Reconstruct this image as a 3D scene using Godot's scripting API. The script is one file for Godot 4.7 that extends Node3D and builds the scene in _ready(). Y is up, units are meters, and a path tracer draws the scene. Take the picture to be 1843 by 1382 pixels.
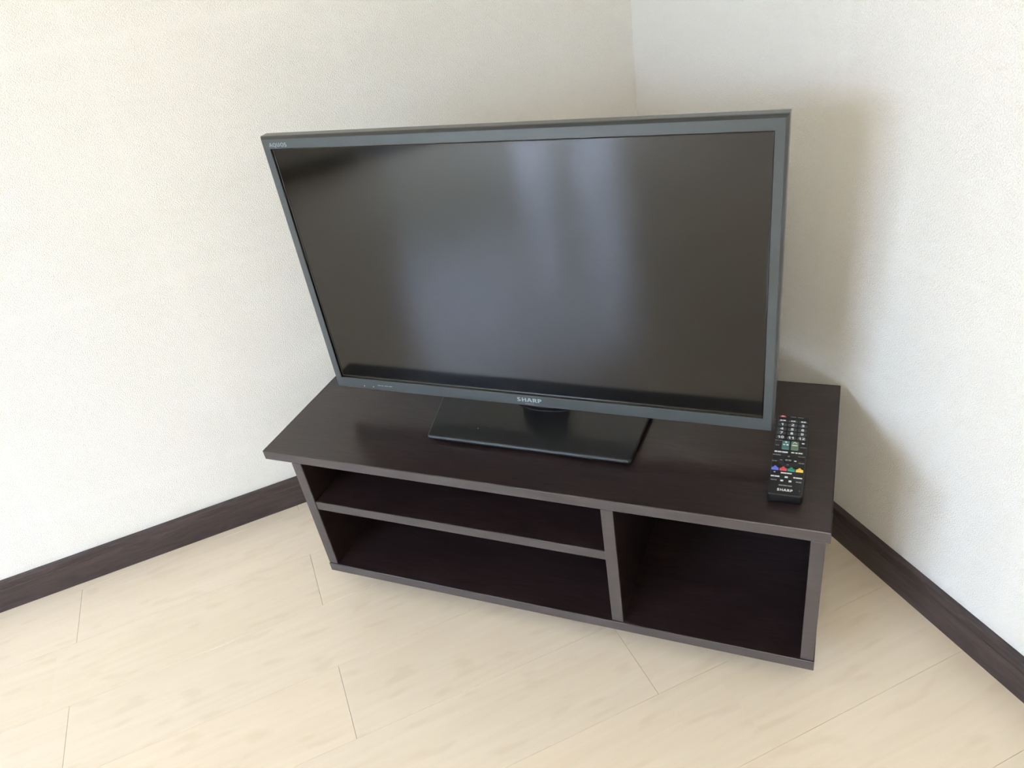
extends Node3D
# A 32-inch television on a dark wood-grain low board in the corner of a bright, empty room.
# World: left wall is the plane z = 0, right wall is x = 0, floor is y = 0, the window is in the wall x = -3.5.

const ROOM_X := -3.5
const ROOM_Z := 4.6
const ROOM_H := 2.4
const WIN_Z0 := 0.93
const WIN_Z1 := 2.52
const WIN_Y1 := 1.76

var M := {}
var taken := {}


func _ready() -> void:
	# ---- camera, sky, light, exposure -------------------------------------------------
	var cam := Camera3D.new()
	cam.name = "camera"
	cam.fov = rad_to_deg(2.0 * atan(691.0 / 1380.82))
	cam.near = 0.02
	cam.far = 100.0
	add_child(cam)
	cam.transform = Transform3D(Basis(
		Vector3(0.9159033, -0.1439625, 0.3746943),
		Vector3(0.3182825, 0.8292431, -0.4594041),
		Vector3(-0.2445757, 0.5400284, 0.8053273)).orthonormalized(), Vector3(-0.784996, 1.049161, 1.405011))
	cam.current = true

	var env := Environment.new()
	env.background_mode = Environment.BG_SKY
	var sky := Sky.new()
	var sm := ProceduralSkyMaterial.new()
	sm.sky_curve = 0.6          # an overcast sky, about three times as bright overhead as at the horizon
	sm.sky_top_color = Color(1.425, 1.57, 1.82)
	sm.sky_horizon_color = Color(0.838, 0.945, 1.115)
	sm.ground_horizon_color = Color(0.62, 0.63, 0.62)
	sm.ground_bottom_color = Color(0.40, 0.41, 0.38)
	sm.sky_energy_multiplier = 1.0
	sm.ground_energy_multiplier = 1.0
	sky.sky_material = sm
	env.sky = sky
	env.background_energy_multiplier = 13.5
	env.tonemap_mode = Environment.TONE_MAPPER_LINEAR
	env.tonemap_exposure = 1.26
	env.sdfgi_enabled = true
	env.ssao_enabled = true
	env.ssil_enabled = true
	var we := WorldEnvironment.new()
	we.name = "world_environment"
	we.environment = env
	add_child(we)

	# daylight of the overcast sky, coming in through the balcony window
	var day := AreaLight3D.new()
	day.name = "window_daylight"
	day.area_size = Vector2(1.45, 0.9)
	day.light_color = Color(0.80, 0.875, 1.0)
	day.light_energy = 0.4
	day.set("area_range", 12.0)
	day.set("area_attenuation", 2.0)
	day.shadow_enabled = true
	add_child(day)
	day.position = Vector3(ROOM_X + 0.05, 1.25, (WIN_Z0 + WIN_Z1) * 0.5)
	day.rotation.y = -PI / 2.0       # its -z axis looks along +x, into the room

	# ---- the rest ---------------------------------------------------------------------
	make_materials()
	build_room()
	build_floor()
	build_ceiling_light()
	build_window()
	build_stand()
	build_tv()
	build_remote()


# ======================================================================= helpers
func numbered(called: String) -> String:
	if not taken.has(called):
		taken[called] = 0
		return called
	taken[called] += 1
	return "%s_%03d" % [called, taken[called]]


func thing(called: String, label: String, category: String, at: Vector3, turn := 0.0) -> Node3D:
	var o := Node3D.new()
	o.name = numbered(called)
	add_child(o, true)
	o.position = at
	o.rotation.y = turn
	o.set_meta("label", label)
	o.set_meta("category", category)
	return o


func put(called: String, mesh: Mesh, mat: Material, parent: Node, at := Vector3.ZERO, label := "") -> MeshInstance3D:
	var o := MeshInstance3D.new()
	o.name = called
	o.mesh = mesh
	o.material_override = mat
	parent.add_child(o, true)
	o.position = at
	if label:
		o.set_meta("label", label)
	return o


func struct(called: String, mesh: Mesh, mat: Material, at: Vector3, label: String) -> MeshInstance3D:
	var o := put(called, mesh, mat, self, at)
	o.set_meta("kind", "structure")
	o.set_meta("label", label)
	o.set_meta("category", called.get_slice("_", 0))
	return o


# one flat polygon (convex, counter-clockwise seen from outside), uvs from its dominant plane
func face(st: SurfaceTool, pts: Array, uvo := Vector2.ZERO, uvs := Vector2.ONE) -> void:
	var n := Vector3.ZERO
	for i in range(1, pts.size() - 1):
		n += (pts[i] - pts[0]).cross(pts[i + 1] - pts[0])
	if n.length() < 1e-14:
		return
	n = n.normalized()
	var uv := []
	for p in pts:
		var q: Vector2
		if absf(n.y) >= absf(n.x) and absf(n.y) >= absf(n.z):
			q = Vector2(p.x, p.z)
		elif absf(n.z) >= absf(n.x):
			q = Vector2(p.x, p.y)
		else:
			q = Vector2(p.z, p.y)
		uv.append(q * uvs + uvo)
	for i in range(1, pts.size() - 1):
		for k in [0, i + 1, i]:      # clockwise for Godot
			st.set_normal(n)
			st.set_uv(uv[k])
			st.add_vertex(pts[k])


func begin() -> SurfaceTool:
	var st := SurfaceTool.new()
	st.begin(Mesh.PRIMITIVE_TRIANGLES)
	return st


# a box from lo to hi whose edges are cut by c
func cut_box(st: SurfaceTool, lo: Vector3, hi: Vector3, c: float, uvo := Vector2.ZERO, uvs := Vector2.ONE) -> void:
	var m := (lo + hi) * 0.5
	var h := (hi - lo) * 0.5
	c = minf(c, minf(h.x, minf(h.y, h.z)) * 0.9)
	var P := func(s: Vector3, axis: int) -> Vector3:    # the corner s, on the face across that axis
		var v := Vector3(s.x * (h.x - c), s.y * (h.y - c), s.z * (h.z - c))
		v[axis] = s[axis] * h[axis]
		return m + v
	for axis in 3:
		var u := (axis + 1) % 3
		var w := (axis + 2) % 3
		for s in [-1.0, 1.0]:
			var q := []
			for k in [[-1, -1], [1, -1], [1, 1], [-1, 1]]:
				var d := Vector3.ZERO
				d[axis] = s
				d[u] = k[0]
				d[w] = k[1]
				q.append(P.call(d, axis))
			if s < 0:
				q.reverse()
			face(st, q, uvo, uvs)
	if c <= 0.0:
		return
	for axis in 3:                    # the twelve cut edges run along this axis
		var u := (axis + 1) % 3
		var w := (axis + 2) % 3
		for k in [[-1, -1], [1, -1], [1, 1], [-1, 1]]:
			var a := Vector3.ZERO
			a[axis] = -1
			a[u] = k[0]
			a[w] = k[1]
			var b := a
			b[axis] = 1
			var q := [P.call(a, u), P.call(b, u), P.call(b, w), P.call(a, w)]
			if (q[1] - q[0]).cross(q[2] - q[0]).dot(Vector3(a.x if axis != 0 else 0.0, a.y if axis != 1 else 0.0, a.z if axis != 2 else 0.0)) < 0:
				q.reverse()
			face(st, q, uvo, uvs)
	for x in [-1.0, 1.0]:
		for y in [-1.0, 1.0]:
			for z in [-1.0, 1.0]:
				var s := Vector3(x, y, z)
				var q := [P.call(s, 0), P.call(s, 1), P.call(s, 2)]
				if (q[1] - q[0]).cross(q[2] - q[0]).dot(s) < 0:
					q.reverse()
				face(st, q, uvo, uvs)


func box_mesh(lo: Vector3, hi: Vector3, c := 0.0, uvo := Vector2.ZERO, uvs := Vector2.ONE) -> ArrayMesh:
	var st := begin()
	cut_box(st, lo, hi, c, uvo, uvs)
	return st.commit()


# a closed loop moved inwards by d
func inset(poly: PackedVector2Array, d: float) -> PackedVector2Array:
	var out := PackedVector2Array()
	var n := poly.size()
	for i in n:
		var a := (poly[i] - poly[(i + n - 1) % n]).normalized()
		var b := (poly[(i + 1) % n] - poly[i]).normalized()
		var na := Vector2(-a.y, a.x)
		var nb := Vector2(-b.y, b.x)
		var m := (na + nb) / (1.0 + na.dot(nb))
		out.append(poly[i] + m * d)
	return out


# a solid over the counter-clockwise loop in (x, -z), through rings of [inset, y]; closed top and bottom
func stack(st: SurfaceTool, poly: PackedVector2Array, rings: Array, smooth := true) -> void:
	var n := poly.size()
	var loops := []
	for r in rings:
		var q := inset(poly, r[0])
		var l := []
		for p in q:
			l.append(Vector3(p.x, r[1], -p.y))
		loops.append(l)
	for k in loops.size() - 1:
		for i in n:
			var j := (i + 1) % n
			face(st, [loops[k][i], loops[k][j], loops[k + 1][j], loops[k + 1][i]])
	face(st, loops[-1])
	var low: Array = loops[0].duplicate()
	low.reverse()
	face(st, low)


func round_rect(w: float, h: float, r: float, seg := 4) -> PackedVector2Array:
	var out := PackedVector2Array()
	for k in 4:
		var c := Vector2((w * 0.5 - r) * [1, -1, -1, 1][k], (h * 0.5 - r) * [1, 1, -1, -1][k])
		for i in seg + 1:
			out.append(c + Vector2.from_angle(PI * 0.5 * (k + float(i) / seg)) * r)
	return out


func text_mesh(words: String, height: float, bold := true, spacing := 0.0) -> TextMesh:
	var t := TextMesh.new()
	var f := SystemFont.new()
	f.font_names = PackedStringArray(["Droid Sans"])
	f.font_weight = 700 if bold else 400
	t.font = f
	t.text = words
	t.font_size = 64
	t.pixel_size = height / (64.0 * 0.71)
	t.depth = 0.0003
	t.horizontal_alignment = HORIZONTAL_ALIGNMENT_CENTER
	t.vertical_alignment = VERTICAL_ALIGNMENT_CENTER
	t.curve_step = 2.0
	return t


# ======================================================================= materials
func plain(c: Color, rough: float, spec := 0.5, metal := 0.0) -> StandardMaterial3D:
	var m := StandardMaterial3D.new()
	m.albedo_color = c
	m.roughness = rough
	m.metallic_specular = spec
	m.metallic = metal
	return m


func noise(kind: int, freq: float, sd: int, octaves := 3) -> FastNoiseLite:
	var n := FastNoiseLite.new()
	n.noise_type = kind
	n.frequency = freq
	n.seed = sd
	n.fractal_octaves = octaves
	return n


# wood print: streaks run along u; stretch says how much longer than wide they are
func wood(w: int, h: int, sd: int, lights: Color, darks: Color, fine: float, broad: float, stretch: float, contrast: float, knots: float) -> ImageTexture:
	var im := Image.create(w, h, false, Image.FORMAT_RGB8)
	var a := noise(FastNoiseLite.TYPE_SIMPLEX_SMOOTH, fine, sd, 2)
	var b := noise(FastNoiseLite.TYPE_SIMPLEX_SMOOTH, broad, sd + 7, 3)
	var k := noise(FastNoiseLite.TYPE_SIMPLEX_SMOOTH, broad * 2.2, sd + 19, 2)
	for y in h:
		for x in w:
			# wrap along both sides by mixing two fields near the far edge
			var bend := b.get_noise_2d(x * 0.12, y * 0.6) * 9.0
			var s := a.get_noise_2d(x / stretch, y + bend) * 0.55 + b.get_noise_2d(x / (stretch * 0.45) + 300.0, y + bend * 2.0) * 0.45
			var kn := maxf(0.0, k.get_noise_2d(x * 0.35, y * 0.9) - 0.34) * knots
			var t := clampf(0.5 + s * contrast + kn, 0.0, 1.0)
			im.set_pixel(x, y, lights.lerp(darks, t))
	return ImageTexture.create_from_image(im)


func make_materials() -> void:
	# embossed vinyl wallpaper
	var wp := plain(Color(0.952, 0.928, 0.880), 0.75, 0.3)
	var nt := NoiseTexture2D.new()
	nt.width = 1024
	nt.height = 1024
	nt.seamless = true
	nt.as_normal_map = true
	nt.bump_strength = 5.0
	nt.noise = noise(FastNoiseLite.TYPE_SIMPLEX_SMOOTH, 0.15, 11, 3)
	wp.normal_enabled = true
	wp.normal_texture = nt
	wp.normal_scale = 0.7
	wp.uv1_triplanar = true
	wp.uv1_world_triplanar = true
	wp.uv1_scale = Vector3(2.6, 2.6, 2.6)
	M.wall = wp
	M.ceiling = plain(Color(0.96, 0.95, 0.92), 0.9, 0.2)

	# pale maple floor, three tones of plank
	var ft := wood(1024, 512, 3, Color(0.950, 0.888, 0.795), Color(0.912, 0.842, 0.740), 0.085, 0.018, 16.0, 0.50, 1.6)
	M.floor = []
	for k in 3:
		var m := plain([Color(0.97, 0.965, 0.955), Color(0.978, 0.968, 0.952), Color(0.965, 0.96, 0.945)][k], 0.21, 0.5)
		m.albedo_texture = ft
		M.floor.append(m)
	M.subfloor = plain(Color(0.30, 0.25, 0.20), 0.9)

	# very dark brown wood print of the stand
	var dt := wood(1024, 512, 23, Color(0.205, 0.155, 0.154), Color(0.118, 0.086, 0.086), 0.30, 0.05, 22.0, 1.0, 0.6)
	var db := plain(Color.WHITE, 0.28, 0.6)
	db.albedo_texture = dt
	M.board = db
	var et := wood(1024, 256, 29, Color(0.308, 0.280, 0.273), Color(0.275, 0.248, 0.243), 0.22, 0.05, 26.0, 0.6, 0.3)
	var eb := plain(Color.WHITE, 0.42, 0.5)
	eb.albedo_texture = et
	M.edge = eb
	var kb := plain(Color(0.42, 0.395, 0.395), 0.5, 0.5)
	M.backing = kb
	var bt := wood(1024, 256, 31, Color(0.300, 0.245, 0.235), Color(0.190, 0.152, 0.148), 0.26, 0.05, 22.0, 1.0, 0.5)
	var bb := plain(Color.WHITE, 0.45, 0.5)
	bb.albedo_texture = bt
	M.skirting = bb

	M.bezel = plain(Color(0.290, 0.306, 0.308), 0.30, 0.5)
	M.bezel_side = plain(Color(0.17, 0.175, 0.18), 0.22, 0.6)
	M.lip = plain(Color(0.02, 0.02, 0.022), 0.16, 0.5)
	M.screen = plain(Color(0.03, 0.028, 0.027), 0.09, 0.54)
	M.black = plain(Color(0.055, 0.055, 0.058), 0.45, 0.5)
	M.gloss = plain(Color(0.15, 0.15, 0.15), 0.30, 0.5)
	M.neck = plain(Color(0.045, 0.045, 0.047), 0.5, 0.4)
	M.silver = plain(Color(0.64, 0.67, 0.68), 0.35, 0.5)
	M.pale_print = plain(Color(0.55, 0.57, 0.58), 0.5)
	M.rc_body = plain(Color(0.06, 0.06, 0.063), 0.5, 0.4)
	M.rc_plate = plain(Color(0.10, 0.102, 0.106), 0.34, 0.5)
	M.rc_key = plain(Color(0.27, 0.285, 0.295), 0.45, 0.4)
	M.rc_flat = plain(Color(0.16, 0.165, 0.17), 0.45, 0.4)
	M.rc_print = plain(Color(0.86, 0.87, 0.87), 0.5, 0.3)
	M.rc_dim = plain(Color(0.52, 0.53, 0.54), 0.5, 0.3)
	M.rc_red = plain(Color(0.62, 0.20, 0.24), 0.4)
	M.rc_teal = plain(Color(0.30, 0.48, 0.47), 0.4)
	M.rc_olive = plain(Color(0.38, 0.47, 0.36), 0.4)
	M.key_blue = plain(Color(0.40, 0.44, 0.80), 0.4)
	M.key_red = plain(Color(0.84, 0.30, 0.34), 0.4)
	M.key_green = plain(Color(0.17, 0.57, 0.46), 0.4)
	M.key_yellow = plain(Color(0.95, 0.78, 0.32), 0.4)
	M.aluminium = plain(Color(0.62, 0.62, 0.61), 0.45, 0.5)
	M.lamp = plain(Color(0.95, 0.93, 0.88), 0.6)
	M.lamp.emission_enabled = true
	M.lamp.emission = Color(1.0, 0.93, 0.82)
	M.lamp.emission_energy_multiplier = 0.8
	M.parapet = plain(Color(0.52, 0.58, 0.52), 0.9)
	M.concrete = plain(Color(0.66, 0.65, 0.63), 0.9)
	var g := StandardMaterial3D.new()
	g.albedo_color = Color(0.95, 0.98, 0.97, 0.06)
	g.transparency = BaseMaterial3D.TRANSPARENCY_ALPHA
	g.roughness = 0.02
	M.glass = g


# ======================================================================= room
func build_room() -> void:
	var t := 0.12
	struct("wall_left", box_mesh(Vector3(ROOM_X - t, 0, -t), Vector3(t, ROOM_H, 0)), M.wall, Vector3.ZERO, "off-white embossed wallpaper wall on the left behind the television")
	struct("wall_right", box_mesh(Vector3(0, 0, 0), Vector3(t, ROOM_H, ROOM_Z)), M.wall, Vector3.ZERO, "bright white wallpaper wall on the right carrying the television's soft shadow")
	struct("wall_near", box_mesh(Vector3(ROOM_X - t, 0, ROOM_Z), Vector3(t, ROOM_H, ROOM_Z + t)), M.wall, Vector3.ZERO, "plain white wallpaper wall behind the viewer")
	var st := begin()
	cut_box(st, Vector3(ROOM_X - t, 0, 0), Vector3(ROOM_X, ROOM_H, WIN_Z0), 0.0)
	cut_box(st, Vector3(ROOM_X - t, 0, WIN_Z1), Vector3(ROOM_X, ROOM_H, ROOM_Z), 0.0)
	cut_box(st, Vector3(ROOM_X - t, WIN_Y1, WIN_Z0), Vector3(ROOM_X, ROOM_H, WIN_Z1), 0.0)
	struct("wall_far", st.commit(), M.wall, Vector3.ZERO, "white wallpaper wall with the balcony window in it")
	struct("ceiling", box_mesh(Vector3(ROOM_X - t, ROOM_H, -t), Vector3(t, ROOM_H + 0.1, ROOM_Z + t)), M.ceiling, Vector3.ZERO, "plain white ceiling")
	struct("baseboard_left", skirting(-ROOM_X), M.skirting, Vector3(ROOM_X, 0, 0), "dark brown baseboard along the left wall")
	var b := struct("baseboard_right", skirting(ROOM_Z - 0.013), M.skirting, Vector3(0, 0, 0.013), "dark brown grooved baseboard along the right wall")
	b.rotation.y = -PI / 2.0
	var c := struct("baseboard_near", skirting(-ROOM_X - 0.026), M.skirting, Vector3(-0.013, 0, ROOM_Z), "dark brown baseboard behind the viewer")
	c.rotation.y = PI
	var d := struct("baseboard_far", skirting(WIN_Z0 - 0.04 - 0.013), M.skirting, Vector3(ROOM_X, 0, WIN_Z0 - 0.04), "dark brown baseboard beside the balcony window")
	d.rotation.y = PI / 2.0


# runs along +x from the origin, its back on z = 0 and its face towards +z
func skirting(long: float) -> ArrayMesh:
	var pr := [Vector2(0.0, 0.0), Vector2(0.0120, 0.0), Vector2(0.0120, 0.0490), Vector2(0.0108, 0.0500), Vector2(0.0108, 0.0512), Vector2(0.0116, 0.0522),
		Vector2(0.0114, 0.0632), Vector2(0.0104, 0.0652), Vector2(0.0085, 0.0660), Vector2(0.0, 0.0660)]
	var st := begin()
	var ends := [[], []]
	for i in pr.size():
		var a: Vector2 = pr[i]
		var b: Vector2 = pr[(i + 1) % pr.size()]
		face(st, [Vector3(long, a.y, a.x), Vector3(0, a.y, a.x), Vector3(0, b.y, b.x), Vector3(long, b.y, b.x)], Vector2.ZERO, Vector2(0.8, 3.0))
		ends[0].append(Vector3(long, a.y, a.x))
		ends[1].append(Vector3(0, a.y, a.x))
	ends[0].reverse()
	face(st, ends[1])
	face(st, ends[0])
	return st.commit()


func build_floor() -> void:
	var fl := Node3D.new()
	fl.name = "floor"
	add_child(fl)
	fl.set_meta("kind", "structure")
	fl.set_meta("label", "pale beige wood-grain plank floor")
	fl.set_meta("category", "floor")
	var t := 0.12
	put("subfloor", box_mesh(Vector3(ROOM_X - t, -0.12, -t), Vector3(t, -0.010, ROOM_Z + t)), M.subfloor, fl)
	var rng := RandomNumberGenerator.new()
	rng.seed = 5
	var pitch := 0.1475
	var long := 0.8822
	var z := 0.0305 - pitch
	var row := 0
	var gap := 0.00018
	while z < ROOM_Z:
		var z0 := maxf(z, 0.001)
		var z1 := minf(z + pitch, ROOM_Z - 0.001)
		# joints at x = -1.329 + n * long in odd rows, half a plank further in even ones
		var x := -1.329 - 3.0 * long + (0.0 if row % 2 == 1 else long * 0.5)
		while x < 0.0:
			var x0 := maxf(x, ROOM_X + 0.001)
			var x1 := minf(x + long, -0.001)
			if x1 - x0 > 0.01 and z1 - z0 > 0.01:
				var o := Vector2(rng.randf(), rng.randf())
				var m := box_mesh(Vector3(x0 + gap * 1.3, -0.012, z0 + gap), Vector3(x1 - gap * 1.3, 0.0, z1 - gap), 0.00018, o, Vector2(0.62, 1.5))
				put("plank", m, M.floor[rng.randi() % 3], fl)
			x += long
		z += pitch
		row += 1


# a flush round ceiling light in the middle of the room, above and behind the viewer
func build_ceiling_light() -> void:
	var t := thing("ceiling_light", "round white ceiling light, lit, fixed flush to the ceiling", "ceiling light", Vector3(-1.75, ROOM_H, 2.5))
	var ring := PackedVector2Array()
	for i in 40:
		ring.append(Vector2.from_angle(TAU * i / 40.0) * 0.26)
	var st := begin()
	stack(st, ring, [[0.02, -0.03], [0.0, -0.024], [0.0, 0.0]])
	put("base", st.commit(), M.ceiling, t)
	st = begin()
	stack(st, ring, [[0.15, -0.095], [0.08, -0.088], [0.035, -0.070], [0.025, -0.050], [0.022, -0.030]])
	put("shade", st.commit(), M.lamp, t)
	var l := OmniLight3D.new()
	l.name = "lamp"
	l.light_color = Color(1.0, 0.99, 0.975)
	l.light_energy = 0.78
	l.light_size = 0.2
	l.omni_range = 8.0
	l.omni_attenuation = 2.0
	l.shadow_enabled = true
	t.add_child(l)
	l.position = Vector3(0, -0.32, 0)


func build_window() -> void:
	var w := Node3D.new()
	w.name = "window_1"
	add_child(w)
	w.set_meta("kind", "structure")
	w.set_meta("label", "aluminium sliding balcony window that lights the room")
	w.set_meta("category", "window")
	var x0 := ROOM_X - 0.10
	var x1 := ROOM_X + 0.012
	var st := begin()
	cut_box(st, Vector3(x0, 0.0, WIN_Z0), Vector3(x1, WIN_Y1, WIN_Z0 + 0.03), 0.002)
	cut_box(st, Vector3(x0, 0.0, WIN_Z1 - 0.03), Vector3(x1, WIN_Y1, WIN_Z1), 0.002)
	cut_box(st, Vector3(x0, WIN_Y1 - 0.03, WIN_Z0 + 0.03), Vector3(x1, WIN_Y1, WIN_Z1 - 0.03), 0.002)
	cut_box(st, Vector3(x0, 0.0, WIN_Z0 + 0.03), Vector3(x1, 0.03, WIN_Z1 - 0.03), 0.002)
	put("frame", st.commit(), M.aluminium, w)
	var mid := (WIN_Z0 + WIN_Z1) * 0.5
	for k in 2:
		var a := WIN_Z0 + 0.03 if k == 0 else mid - 0.02
		var b := mid + 0.02 if k == 0 else WIN_Z1 - 0.03
		var xs := ROOM_X - 0.075 + 0.034 * k
		var s := begin()
		cut_box(s, Vector3(xs, 0.03, a), Vector3(xs + 0.028, WIN_Y1 - 0.03, a + 0.04), 0.002)
		cut_box(s, Vector3(xs, 0.03, b - 0.04), Vector3(xs + 0.028, WIN_Y1 - 0.03, b), 0.002)
		cut_box(s, Vector3(xs, 0.03, a + 0.04), Vector3(xs + 0.028, 0.10, b - 0.04), 0.002)
		cut_box(s, Vector3(xs, WIN_Y1 - 0.075, a + 0.04), Vector3(xs + 0.028, WIN_Y1 - 0.03, b - 0.04), 0.002)
		var sash := put("sash", s.commit(), M.aluminium, w)
		put("pane", box_mesh(Vector3(xs + 0.012, 0.10, a + 0.04), Vector3(xs + 0.016, WIN_Y1 - 0.075, b - 0.04)), M.glass, sash)
	struct("balcony_floor", box_mesh(Vector3(ROOM_X - 1.5, -0.22, -0.6), Vector3(ROOM_X - 0.12, -0.10, ROOM_Z + 0.6), 0.005), M.concrete, Vector3.ZERO, "grey concrete balcony floor outside the window")
	# parapet with an open stretch of railing on both sides of a pier
	for q in [[-1.2, 2.24, 1.26], [2.68, 2.84, 2.3], [3.26, ROOM_Z + 1.2, 1.26]]:
		struct("balcony_wall" if q[0] < 0.0 else "balcony_pier" if q[2] > 2.0 else "balcony_end_wall", box_mesh(Vector3(ROOM_X - 1.52, -0.10, q[0]), Vector3(ROOM_X - 1.40, q[2], q[1]), 0.01), M.parapet, Vector3.ZERO, "painted balcony parapet outside the window")
	var rl := begin()
	for y in [0.10, 1.15]:
		cut_box(rl, Vector3(ROOM_X - 1.48, y, 2.24), Vector3(ROOM_X - 1.44, y + 0.04, 3.26), 0.004)
	for k in 11:
		cut_box(rl, Vector3(ROOM_X - 1.465, 0.14, 2.29 + k * 0.092), Vector3(ROOM_X - 1.455, 1.15, 2.30 + k * 0.092), 0.001)
	struct("balcony_railing", rl.commit(), M.aluminium, Vector3.ZERO, "thin barred balcony railing outside the window")


# ======================================================================= television stand
# local axes: x along the front, y up, z towards the viewer; the front of the top board is z = 0
const STAND_AT := Vector3(-0.8909, 0.0, 0.2484)
const STAND_TURN := -0.7574
const RISE := 0.0406        # the casters under the bottom board
const TOP_Y := 0.3117


func board(called: String, parent: Node3D, lo: Vector3, hi: Vector3, c := 0.0008) -> MeshInstance3D:
	var b := put(called, box_mesh(lo, hi, c, Vector2(lo.y * 3.1 + lo.x, lo.z), Vector2(0.9, 1.9)), M.board, parent)
	return b


func band(parent: Node3D, lo: Vector3, hi: Vector3, c := 0.0004) -> void:
	put("edge_band", box_mesh(lo, hi, c, Vector2(lo.x * 1.7, lo.y * 5.3), Vector2(0.9, 3.0)), M.edge, parent)


func build_stand() -> void:
	var s := thing("tv_stand", "low dark brown wood-grain television stand with open shelves, set across the corner", "tv stand", STAND_AT, STAND_TURN)
	var yb := RISE
	var yt := TOP_Y - 0.0173
	var d := 0.316            # depth of the body
	var e := 0.0006           # thickness of the edge bands
	# top board, banded on the front and both sides
	var top := board("top_board", s, Vector3(e, yt, -0.3392), Vector3(0.8961 - e, TOP_Y, -0.0012))
	band(top, Vector3(0.0, yt, -0.0012), Vector3(0.8961, TOP_Y, 0.0), 0.0011)
	band(top, Vector3(0.0, yt, -0.3392), Vector3(e, TOP_Y, -e))
	band(top, Vector3(0.8961 - e, yt, -0.3392), Vector3(0.8961, TOP_Y, -e))
	# bottom board, standing a little proud of the panels
	var bot := board("bottom_board", s, Vector3(0.0557 + e, yb, -d), Vector3(0.8922 - e, yb + 0.0176, 0.0033 - e))
	band(bot, Vector3(0.0557, yb, 0.0033 - e), Vector3(0.8922, yb + 0.0176, 0.0033))
	band(bot, Vector3(0.8922 - e, yb, -d), Vector3(0.8922, yb + 0.0176, 0.0033 - e))
	band(bot, Vector3(0.0557, yb, -d), Vector3(0.0557 + e, yb + 0.0176, 0.0033 - e))
	var y0 := yb + 0.0176
	for q in [[0.0545, 0.0727, "side_panel"], [0.8728, 0.8908, "side_panel"], [0.5925, 0.6108, "divider"]]:
		var p := board(q[2], s, Vector3(q[0], y0, -d), Vector3(q[1], yt, -e))
		band(p, Vector3(q[0], y0, -e), Vector3(q[1], yt, 0.0004))
	var sh := board("shelf", s, Vector3(0.0727, yb + 0.1504, -d + 0.006), Vector3(0.5925, yb + 0.1674, -0.0016 - e))
	band(sh, Vector3(0.0727, yb + 0.1504, -0.0016 - e), Vector3(0.5925, yb + 0.1674, -0.0016))
	put("back_panel", box_mesh(Vector3(0.0727, y0, -d), Vector3(0.5925, yb + 0.1504, -d + 0.005)), M.backing, s)
	put("back_panel", box_mesh(Vector3(0.0727, yb + 0.1674, -d), Vector3(0.5925, yt, -d + 0.005)), M.backing, s)
	put("back_panel", box_mesh(Vector3(0.6108, y0, -d), Vector3(0.8728, yt, -d + 0.005)), M.backing, s)
	# small twin-plate casters, out of sight under the bottom board
	for p in [Vector2(0.11, -0.06), Vector2(0.84, -0.06), Vector2(0.11, -0.27), Vector2(0.84, -0.27)]:
		var st := begin()
		cut_box(st, Vector3(-0.020, RISE - 0.003, -0.016), Vector3(0.020, RISE, 0.016), 0.001)
		cut_box(st, Vector3(-0.013, 0.014, -0.010), Vector3(-0.010, RISE - 0.003, 0.010), 0.0)
		cut_box(st, Vector3(0.010, 0.014, -0.010), Vector3(0.013, RISE - 0.003, 0.010), 0.0)
		var c := put("caster", st.commit(), M.black, s, Vector3(p.x, 0, p.y))
		var w := begin()
		wheel(w, 0.0165, 0.009)
		put("wheel", w.commit(), M.black, c, Vector3(0, 0.0165, 0))


func wheel(st: SurfaceTool, r: float, half: float) -> void:
	var n := 20
	var prof := [Vector2(-half, r * 0.8), Vector2(-half * 0.7, r), Vector2(half * 0.7, r), Vector2(half, r * 0.8)]
	for i in n:
		var a := TAU * i / n
		var b := TAU * (i + 1) / n
		for k in 3:
			var p: Vector2 = prof[k]
			var q: Vector2 = prof[k + 1]
			face(st, [Vector3(p.x, p.y * cos(a), p.y * sin(a)), Vector3(p.x, p.y * cos(b), p.y * sin(b)), Vector3(q.x, q.y * cos(b), q.y * sin(b)), Vector3(q.x, q.y * cos(a), q.y * sin(a))])
		face(st, [Vector3(-half, 0, 0), Vector3(-half, r * 0.8 * cos(b), r * 0.8 * sin(b)), Vector3(-half, r * 0.8 * cos(a), r * 0.8 * sin(a))])
		face(st, [Vector3(half, 0, 0), Vector3(half, r * 0.8 * cos(a), r * 0.8 * sin(a)), Vector3(half, r * 0.8 * cos(b), r * 0.8 * sin(b))])


# ======================================================================= television
# local axes: x along the screen, y up from the stand's top, z towards the viewer; the screen's lower edge passes over the origin
const TV_TURN := -0.7618
const TV_TILT := -0.004
const SW := 0.6994
const SH := 0.3952
const LIFT := 0.0711


# sweeps a profile round the screen opening. Each ring is [share of the frame's width, extra outwards, z]
func frame_sweep(st: SurfaceTool, rings: Array) -> void:
	var wide := [0.0125, 0.0125, 0.0152, 0.0206]     # left, right, top, bottom
	var loops := []
	for r in rings:
		var l: float = SW * 0.5 + wide[0] * r[0] + r[1]
		var rr: float = SW * 0.5 + wide[1] * r[0] + r[1]
		var t: float = SH + wide[2] * r[0] + r[1]
		var b: float = -wide[3] * r[0] - r[1]
		loops.append([Vector3(-l, b, r[2]), Vector3(rr, b, r[2]), Vector3(rr, t, r[2]), Vector3(-l, t, r[2])])
	for k in loops.size() - 1:
		for i in 4:
			var j := (i + 1) % 4
			face(st, [loops[k][i], loops[k + 1][i], loops[k + 1][j], loops[k][j]])


func tilted(o: MeshInstance3D, at := Vector3.ZERO) -> MeshInstance3D:
	o.transform = Transform3D(Basis(Vector3.RIGHT, TV_TILT), Vector3(0, LIFT, 0)) * Transform3D(Basis(), at)
	return o


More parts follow.
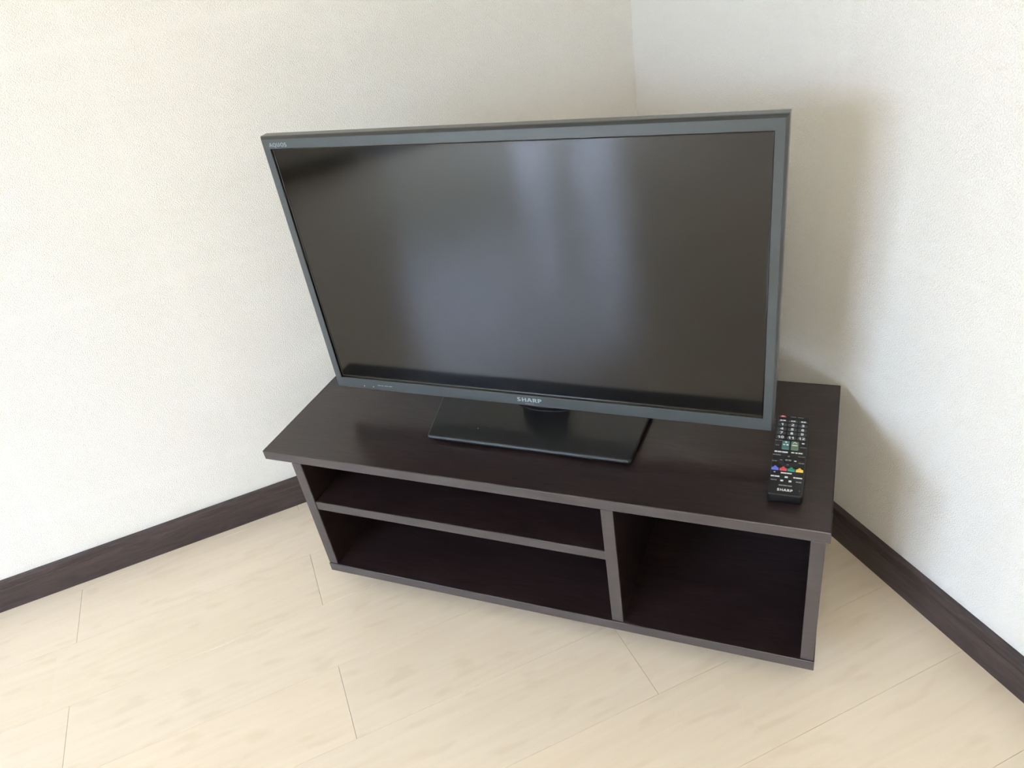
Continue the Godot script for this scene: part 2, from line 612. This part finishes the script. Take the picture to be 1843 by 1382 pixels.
func build_tv() -> void:
	var tv := thing("television", "dark grey framed flat-screen television with blank screen on the stand", "television", Vector3(-0.4728, TOP_Y, 0.4560), TV_TURN)
	# front frame: flat face, then a slanted shoulder
	var st := begin()
	frame_sweep(st, [[0.075, 0.0, -0.0008], [0.10, 0.0, 0.0], [1.0, -0.0006, 0.0], [1.0, 0.0, -0.0004]])
	var bz := tilted(put("bezel", st.commit(), M.bezel, tv))
	st = begin()
	frame_sweep(st, [[1.0, 0.0, -0.0004], [1.0, 0.0026, -0.0040], [1.0, 0.0034, -0.0056], [1.0, 0.0036, -0.0080], [1.0, 0.0036, -0.0205], [1.0, 0.0030, -0.0225], [1.0, -0.004, -0.0225]])
	tilted(put("side_trim", st.commit(), M.bezel_side, tv))
	# glossy black lip between the frame and the panel
	st = begin()
	frame_sweep(st, [[-0.10, 0.0, -0.0040], [0.0, 0.0, -0.0036], [0.045, 0.0, -0.0018], [0.075, 0.0, -0.0008]])
	tilted(put("inner_lip", st.commit(), M.lip, tv))
	tilted(put("screen", box_mesh(Vector3(-SW * 0.5 - 0.004, -0.004, -0.010), Vector3(SW * 0.5 + 0.004, SH + 0.004, -0.0040)), M.screen, tv))
	# rear shell: a shallow tray, then a raised electronics housing
	st = begin()
	var hw := SW * 0.5 + 0.010
	var outline := PackedVector2Array([Vector2(-hw, -0.018), Vector2(hw, -0.018), Vector2(hw, SH + 0.012), Vector2(-hw, SH + 0.012)])
	shell(st, outline, [[0.0, -0.0222], [0.004, -0.034], [0.020, -0.040]])
	tilted(put("back_cover", st.commit(), M.black, tv))
	st = begin()
	shell(st, PackedVector2Array([Vector2(-0.24, 0.0), Vector2(0.24, 0.0), Vector2(0.22, 0.26), Vector2(-0.22, 0.26)]), [[0.0, -0.0395], [0.008, -0.060], [0.016, -0.064]])
	tilted(put("electronics_housing", st.commit(), M.black, tv))
	# lettering and the little marks on the lower left of the frame
	tilted(put("brand_lettering", text_mesh("SHARP", 0.0070), M.silver, bz), Vector3(0, 0, 0))
	var lg: MeshInstance3D = bz.get_child(0)
	lg.transform = Transform3D(Basis.from_scale(Vector3(1.36, 1.0, 1.0)), Vector3(-0.0006, -0.0100, 0.0001))
	var aq := put("brand_lettering", text_mesh("AQUOS", 0.0056), M.pale_print, bz)
	aq.transform = Transform3D(Basis.from_scale(Vector3(1.18, 1.0, 1.0)), Vector3(-0.3346, 0.4022, 0.0001))
	for q in [[-0.0080, 0.0026], [-0.0042, 0.0026], [-0.0004, 0.0024], [0.0032, 0.0026]]:
		put("small_print", box_mesh(Vector3(q[0], -0.0176, 0.0), Vector3(q[0] + q[1], -0.0167, 0.0002)), M.pale_print, bz)
	for q in [[-0.2795, 0.006], [-0.2722, 0.004], [-0.2660, 0.007], [-0.2575, 0.0065]]:
		put("small_print", box_mesh(Vector3(q[0], -0.0120, 0.0), Vector3(q[0] + q[1], -0.0104, 0.0002)), M.pale_print, bz)
	for x in [-0.3072, -0.2890]:
		var dot := CylinderMesh.new()
		dot.top_radius = 0.0010
		dot.bottom_radius = 0.0012
		dot.height = 0.0006
		dot.radial_segments = 16
		var o := put("indicator_dot", dot, M.silver, bz, Vector3(x, -0.0152, 0.0002))
		o.rotation.x = PI / 2.0
	# foot: thin glossy plate with a cut upper edge on a recessed pad, and the swivel neck
	st = begin()
	var plate := PackedVector2Array([Vector2(-0.1630, -0.0575), Vector2(0.1690, -0.0575), Vector2(0.1735, -0.0530), Vector2(0.1775, 0.1150), Vector2(-0.2030, 0.1150), Vector2(-0.1665, -0.0550)])
	stack(st, plate, [[0.012, 0.0], [0.012, 0.0035], [0.0022, 0.0040], [0.0004, 0.0062], [0.0, 0.0085], [0.0009, 0.0112], [0.0026, 0.0120]])
	put("base_plate", st.commit(), M.gloss, tv)
	st = begin()
	var oval := PackedVector2Array()
	for i in 36:
		oval.append(Vector2(cos(TAU * i / 36.0) * 0.055, sin(TAU * i / 36.0) * 0.024 + 0.056))
	stack(st, oval, [[0.006, 0.0118], [0.0075, 0.0135], [0.011, 0.0160], [0.014, 0.0210], [0.014, 0.0300], [0.014, 0.0700]])
	put("neck", st.commit(), M.neck, tv)
	var speck := SphereMesh.new()
	speck.radius = 0.0009
	speck.height = 0.0012
	speck.radial_segments = 12
	speck.rings = 6
	put("speck", speck, M.pale_print, tv, Vector3(-0.0879, 0.0121, 0.0248))


# rings of [inset, z], closed at the far end, opening towards +z
func shell(st: SurfaceTool, poly: PackedVector2Array, rings: Array) -> void:
	var loops := []
	for r in rings:
		var l := []
		for p in inset(poly, r[0]):
			l.append(Vector3(p.x, p.y, r[1]))
		loops.append(l)
	var n := poly.size()
	for k in loops.size() - 1:
		for i in n:
			var j := (i + 1) % n
			face(st, [loops[k][j], loops[k][i], loops[k + 1][i], loops[k + 1][j]])
	var cap: Array = loops[-1].duplicate()
	cap.reverse()
	face(st, cap)
	face(st, loops[0])


# ======================================================================= remote control
# local axes in metres: x to the right, -z towards the television, y up
const RC_TOP := 0.0170


func key(rc: Node3D, called: String, u: float, v: float, w: float, h: float, r: float, mat: Material, proud := 0.0009, label := "") -> MeshInstance3D:
	var st := begin()
	stack(st, round_rect(w, h, minf(r, minf(w, h) * 0.49), 4), [[0.0, 0.0], [0.0, proud * 0.6], [0.0005, proud]])
	return put(called, st.commit(), mat, rc, Vector3(u, RC_TOP, -v), label)


func mark(parent: Node3D, u: float, v: float, w: float, h: float, mat: Material, y := 0.0) -> void:
	put("printed_label", box_mesh(Vector3(u - w * 0.5, y, -v - h * 0.5), Vector3(u + w * 0.5, y + 0.00025, -v + h * 0.5)), mat, parent)


# a printed word too small to read in the photograph: a broken pale line
func dashes(parent: Node3D, u: float, v: float, w: float, h: float, parts: Array, mat: Material, y := RC_TOP) -> void:
	var x := u - w * 0.5
	for p in parts:
		if p > 0.0:
			mark(parent, x + w * p * 0.5, v, w * p, h, mat, y)
		x += w * absf(p)


func build_remote() -> void:
	var rc := thing("remote_control", "slim black television remote control with white numbers and four coloured keys, lying on the stand", "remote control",
		STAND_AT + Vector3(0, TOP_Y, 0) + Basis(Vector3.UP, STAND_TURN) * Vector3(0.8349, 0, -0.1318), STAND_TURN + 0.0085)
	var st := begin()
	stack(st, round_rect(0.0445, 0.1775, 0.0035, 4), [[0.0040, 0.0], [0.0012, 0.0020], [0.0, 0.0060], [0.0, 0.0150], [0.0006, 0.0158], [0.0012, 0.0160]])
	put("body", st.commit(), M.rc_body, rc)
	st = begin()
	stack(st, round_rect(0.0443, 0.1773, 0.0034, 4), [[0.0006, 0.0155], [0.0, 0.0158], [0.0, 0.0163], [0.0009, RC_TOP]])
	put("face_plate", st.commit(), M.rc_plate, rc)
	st = begin()
	var k := key(rc, "power_button", -0.0152, 0.0855, 0.0085, 0.0044, 0.0015, M.rc_red, 0.0009, "dull red power button")
	dashes(k, 0.0, 0.0, 0.004, 0.0009, [1.0], M.rc_print, 0.0009)
	dashes(rc, 0.0047, 0.0862, 0.0180, 0.0009, [0.42, -0.12, 0.46], M.rc_dim)
	# the broadcast row and the twelve numbers
	for i in 3:
		var b := key(rc, "source_button", [-0.0147, -0.0003, 0.0140][i], 0.0748, 0.0125, 0.0052, 0.0022, M.rc_key)
		dashes(b, 0.0, 0.0, [0.0078, 0.0060, 0.0066][i], 0.0022, [0.42, -0.08, 0.5], M.rc_print, 0.0009)
	for n in 12:
		var c := n % 3
		var r := n / 3
		var v: float = [0.0652, 0.0546, 0.0447, 0.0342][r]
		var b := key(rc, "number_button", [-0.0146, -0.0003, 0.0139][c], v, 0.0125, 0.0068, 0.0030, M.rc_key)
		var t := put("number", text_mesh(str(n + 1), 0.0050), M.rc_print, b)
		t.transform = Transform3D(Basis(Vector3.RIGHT, -PI / 2.0).scaled_local(Vector3(1.15, 1.0, 1.0)), Vector3(0, 0.00095, 0))
	dashes(rc, -0.0168, 0.0272, 0.0100, 0.0008, [0.45, -0.1, 0.45], M.rc_dim)
	var sm := key(rc, "menu_button", -0.0176, 0.0135, 0.0066, 0.0085, 0.0015, M.rc_flat)
	dashes(sm, 0.0, 0.0012, 0.0048, 0.0012, [0.5, -0.1, 0.4], M.rc_dim, 0.0009)
	# volume and channel rockers
	for i in 2:
		var b := key(rc, "rocker_button", [-0.0064, 0.0056][i], 0.0166, 0.0102, 0.0192, 0.0016, [M.rc_teal, M.rc_olive][i], 0.0014, ["dull teal rocker button", "dull olive green rocker button"][i])
		st = begin()
		cut_box(st, Vector3(-0.0003, 0.0, -0.0004), Vector3(0.0040, 0.0003, 0.0006), 0.0)
		var chev := begin()
		if i == 1:
			for s in [-1.0, 1.0]:
				face(chev, [Vector3(0, 0.0016, -0.0080), Vector3(-0.0036 * s, 0.0016, -0.0040), Vector3(-0.0022 * s, 0.0016, -0.0040), Vector3(0, 0.0016, -0.0062)] if s > 0 else [Vector3(0, 0.0016, -0.0080), Vector3(0, 0.0016, -0.0062), Vector3(0.0022, 0.0016, -0.0040), Vector3(0.0036, 0.0016, -0.0040)])
			put("printed_symbol", chev.commit(), M.rc_print, b)
			dashes(b, 0.0, 0.0, 0.0074, 0.0020, [1.0], M.rc_print, 0.0014)
		else:
			cut_box(chev, Vector3(-0.0016, 0.0012, -0.0066), Vector3(0.0016, 0.0017, -0.0056), 0.0)
			cut_box(chev, Vector3(-0.0005, 0.0012, -0.0077), Vector3(0.0005, 0.0017, -0.0045), 0.0)
			put("printed_symbol", chev.commit(), M.rc_print, b)
			dashes(b, 0.0, 0.0, 0.0074, 0.0022, [0.4, -0.2, 0.4], M.rc_print, 0.0014)
	var mu := key(rc, "mute_button", 0.0165, 0.0228, 0.0068, 0.0056, 0.0018, M.rc_flat)
	mark(mu, 0.0, 0.0004, 0.0036, 0.0022, M.rc_print, 0.0009)
	dashes(rc, 0.0172, 0.0152, 0.0080, 0.0012, [0.3, -0.06, 0.64], M.rc_dim)
	key(rc, "menu_button", 0.0150, 0.0105, 0.0060, 0.0050, 0.0012, M.rc_flat)
	dashes(rc, -0.0114, 0.0012, 0.0178, 0.0027, [0.22, -0.03, 0.28, -0.03, 0.44], M.rc_print)
	dashes(rc, 0.0095, 0.0016, 0.0150, 0.0022, [0.28, -0.08, 0.2, -0.06, 0.38], M.rc_print)
	dashes(rc, -0.0168, -0.0062, 0.0105, 0.0016, [0.3, -0.05, 0.65], M.rc_dim)
	dashes(rc, 0.0162, -0.0060, 0.0090, 0.0010, [0.4, -0.1, 0.5], M.rc_dim)
	# the ring of arrow keys round the centre key
	var ring := key(rc, "arrow_pad", -0.0006, -0.0176, 0.0250, 0.0225, 0.0085, M.rc_flat, 0.0006)
	mark(ring, 0.0, 0.0092, 0.0026, 0.0022, M.rc_dim, 0.0006)
	mark(ring, 0.0, -0.0092, 0.0028, 0.0012, M.rc_dim, 0.0006)
	mark(ring, -0.0094, 0.0002, 0.0030, 0.0013, M.rc_dim, 0.0006)
	mark(ring, 0.0092, 0.0002, 0.0030, 0.0018, M.rc_print, 0.0006)
	var ok := key(rc, "centre_button", -0.0006, -0.0178, 0.0118, 0.0098, 0.0030, M.rc_body, 0.0015)
	dashes(ok, 0.0, 0.0, 0.0080, 0.0034, [0.44, -0.08, 0.48], M.rc_dim, 0.0015)
	dashes(rc, -0.0182, -0.0200, 0.0070, 0.0016, [0.4, -0.1, 0.4], M.rc_dim)
	dashes(rc, 0.0168, -0.0203, 0.0072, 0.0018, [0.4, -0.06, 0.5], M.rc_dim)
	# blue, red, green and yellow keys with peaked upper edges
	var hump := PackedVector2Array([Vector2(-0.0047, -0.0036), Vector2(0.0047, -0.0036), Vector2(0.0047, 0.0004), Vector2(0.0022, 0.0018), Vector2(0.0010, 0.0044), Vector2(-0.0010, 0.0044), Vector2(-0.0022, 0.0018), Vector2(-0.0047, 0.0004)])
	for i in 4:
		st = begin()
		stack(st, hump, [[0.0, 0.0], [0.0, 0.0008], [0.0004, 0.0012]])
		put("colour_button", st.commit(), [M.key_blue, M.key_red, M.key_green, M.key_yellow][i], rc, Vector3([-0.0164, -0.0057, 0.0046, 0.0153][i], RC_TOP, 0.0359), ["blue key", "red key", "green key", "yellow key"][i])
	mark(rc, -0.0165, -0.0440, 0.0022, 0.0010, M.rc_print, RC_TOP)
	dashes(rc, -0.0011, -0.0443, 0.0142, 0.0024, [0.52, -0.03, 0.45], M.rc_print)
	dashes(rc, -0.0150, -0.0526, 0.0112, 0.0024, [0.4, -0.04, 0.56], M.rc_print)
	mark(rc, -0.0006, -0.0525, 0.0040, 0.0032, M.rc_print, RC_TOP)
	dashes(rc, 0.0140, -0.0520, 0.0112, 0.0022, [0.24, -0.03, 0.73], M.rc_print)
	dashes(rc, -0.0162, -0.0604, 0.0076, 0.0016, [0.6, -0.06, 0.34], M.rc_dim)
	mark(rc, -0.0058, -0.0605, 0.0036, 0.0030, M.rc_print, RC_TOP)
	mark(rc, 0.0047, -0.0604, 0.0036, 0.0034, M.rc_print, RC_TOP)
	dashes(rc, 0.0158, -0.0603, 0.0072, 0.0022, [0.4, -0.06, 0.5], M.rc_dim)
	dashes(rc, -0.0006, -0.0700, 0.0168, 0.0018, [0.3, -0.03, 0.3, -0.03, 0.34], M.rc_dim)
	var logo := put("brand_lettering", text_mesh("SHARP", 0.0021), M.rc_print, rc)
	logo.transform = Transform3D(Basis(Vector3.RIGHT, -PI / 2.0).scaled_local(Vector3(1.0, 1.0, 1.0)), Vector3(-0.0005, RC_TOP + 0.0001, 0.0793))
	mark(rc, 0.0178, -0.0779, 0.0012, 0.0012, M.rc_dim, RC_TOP)
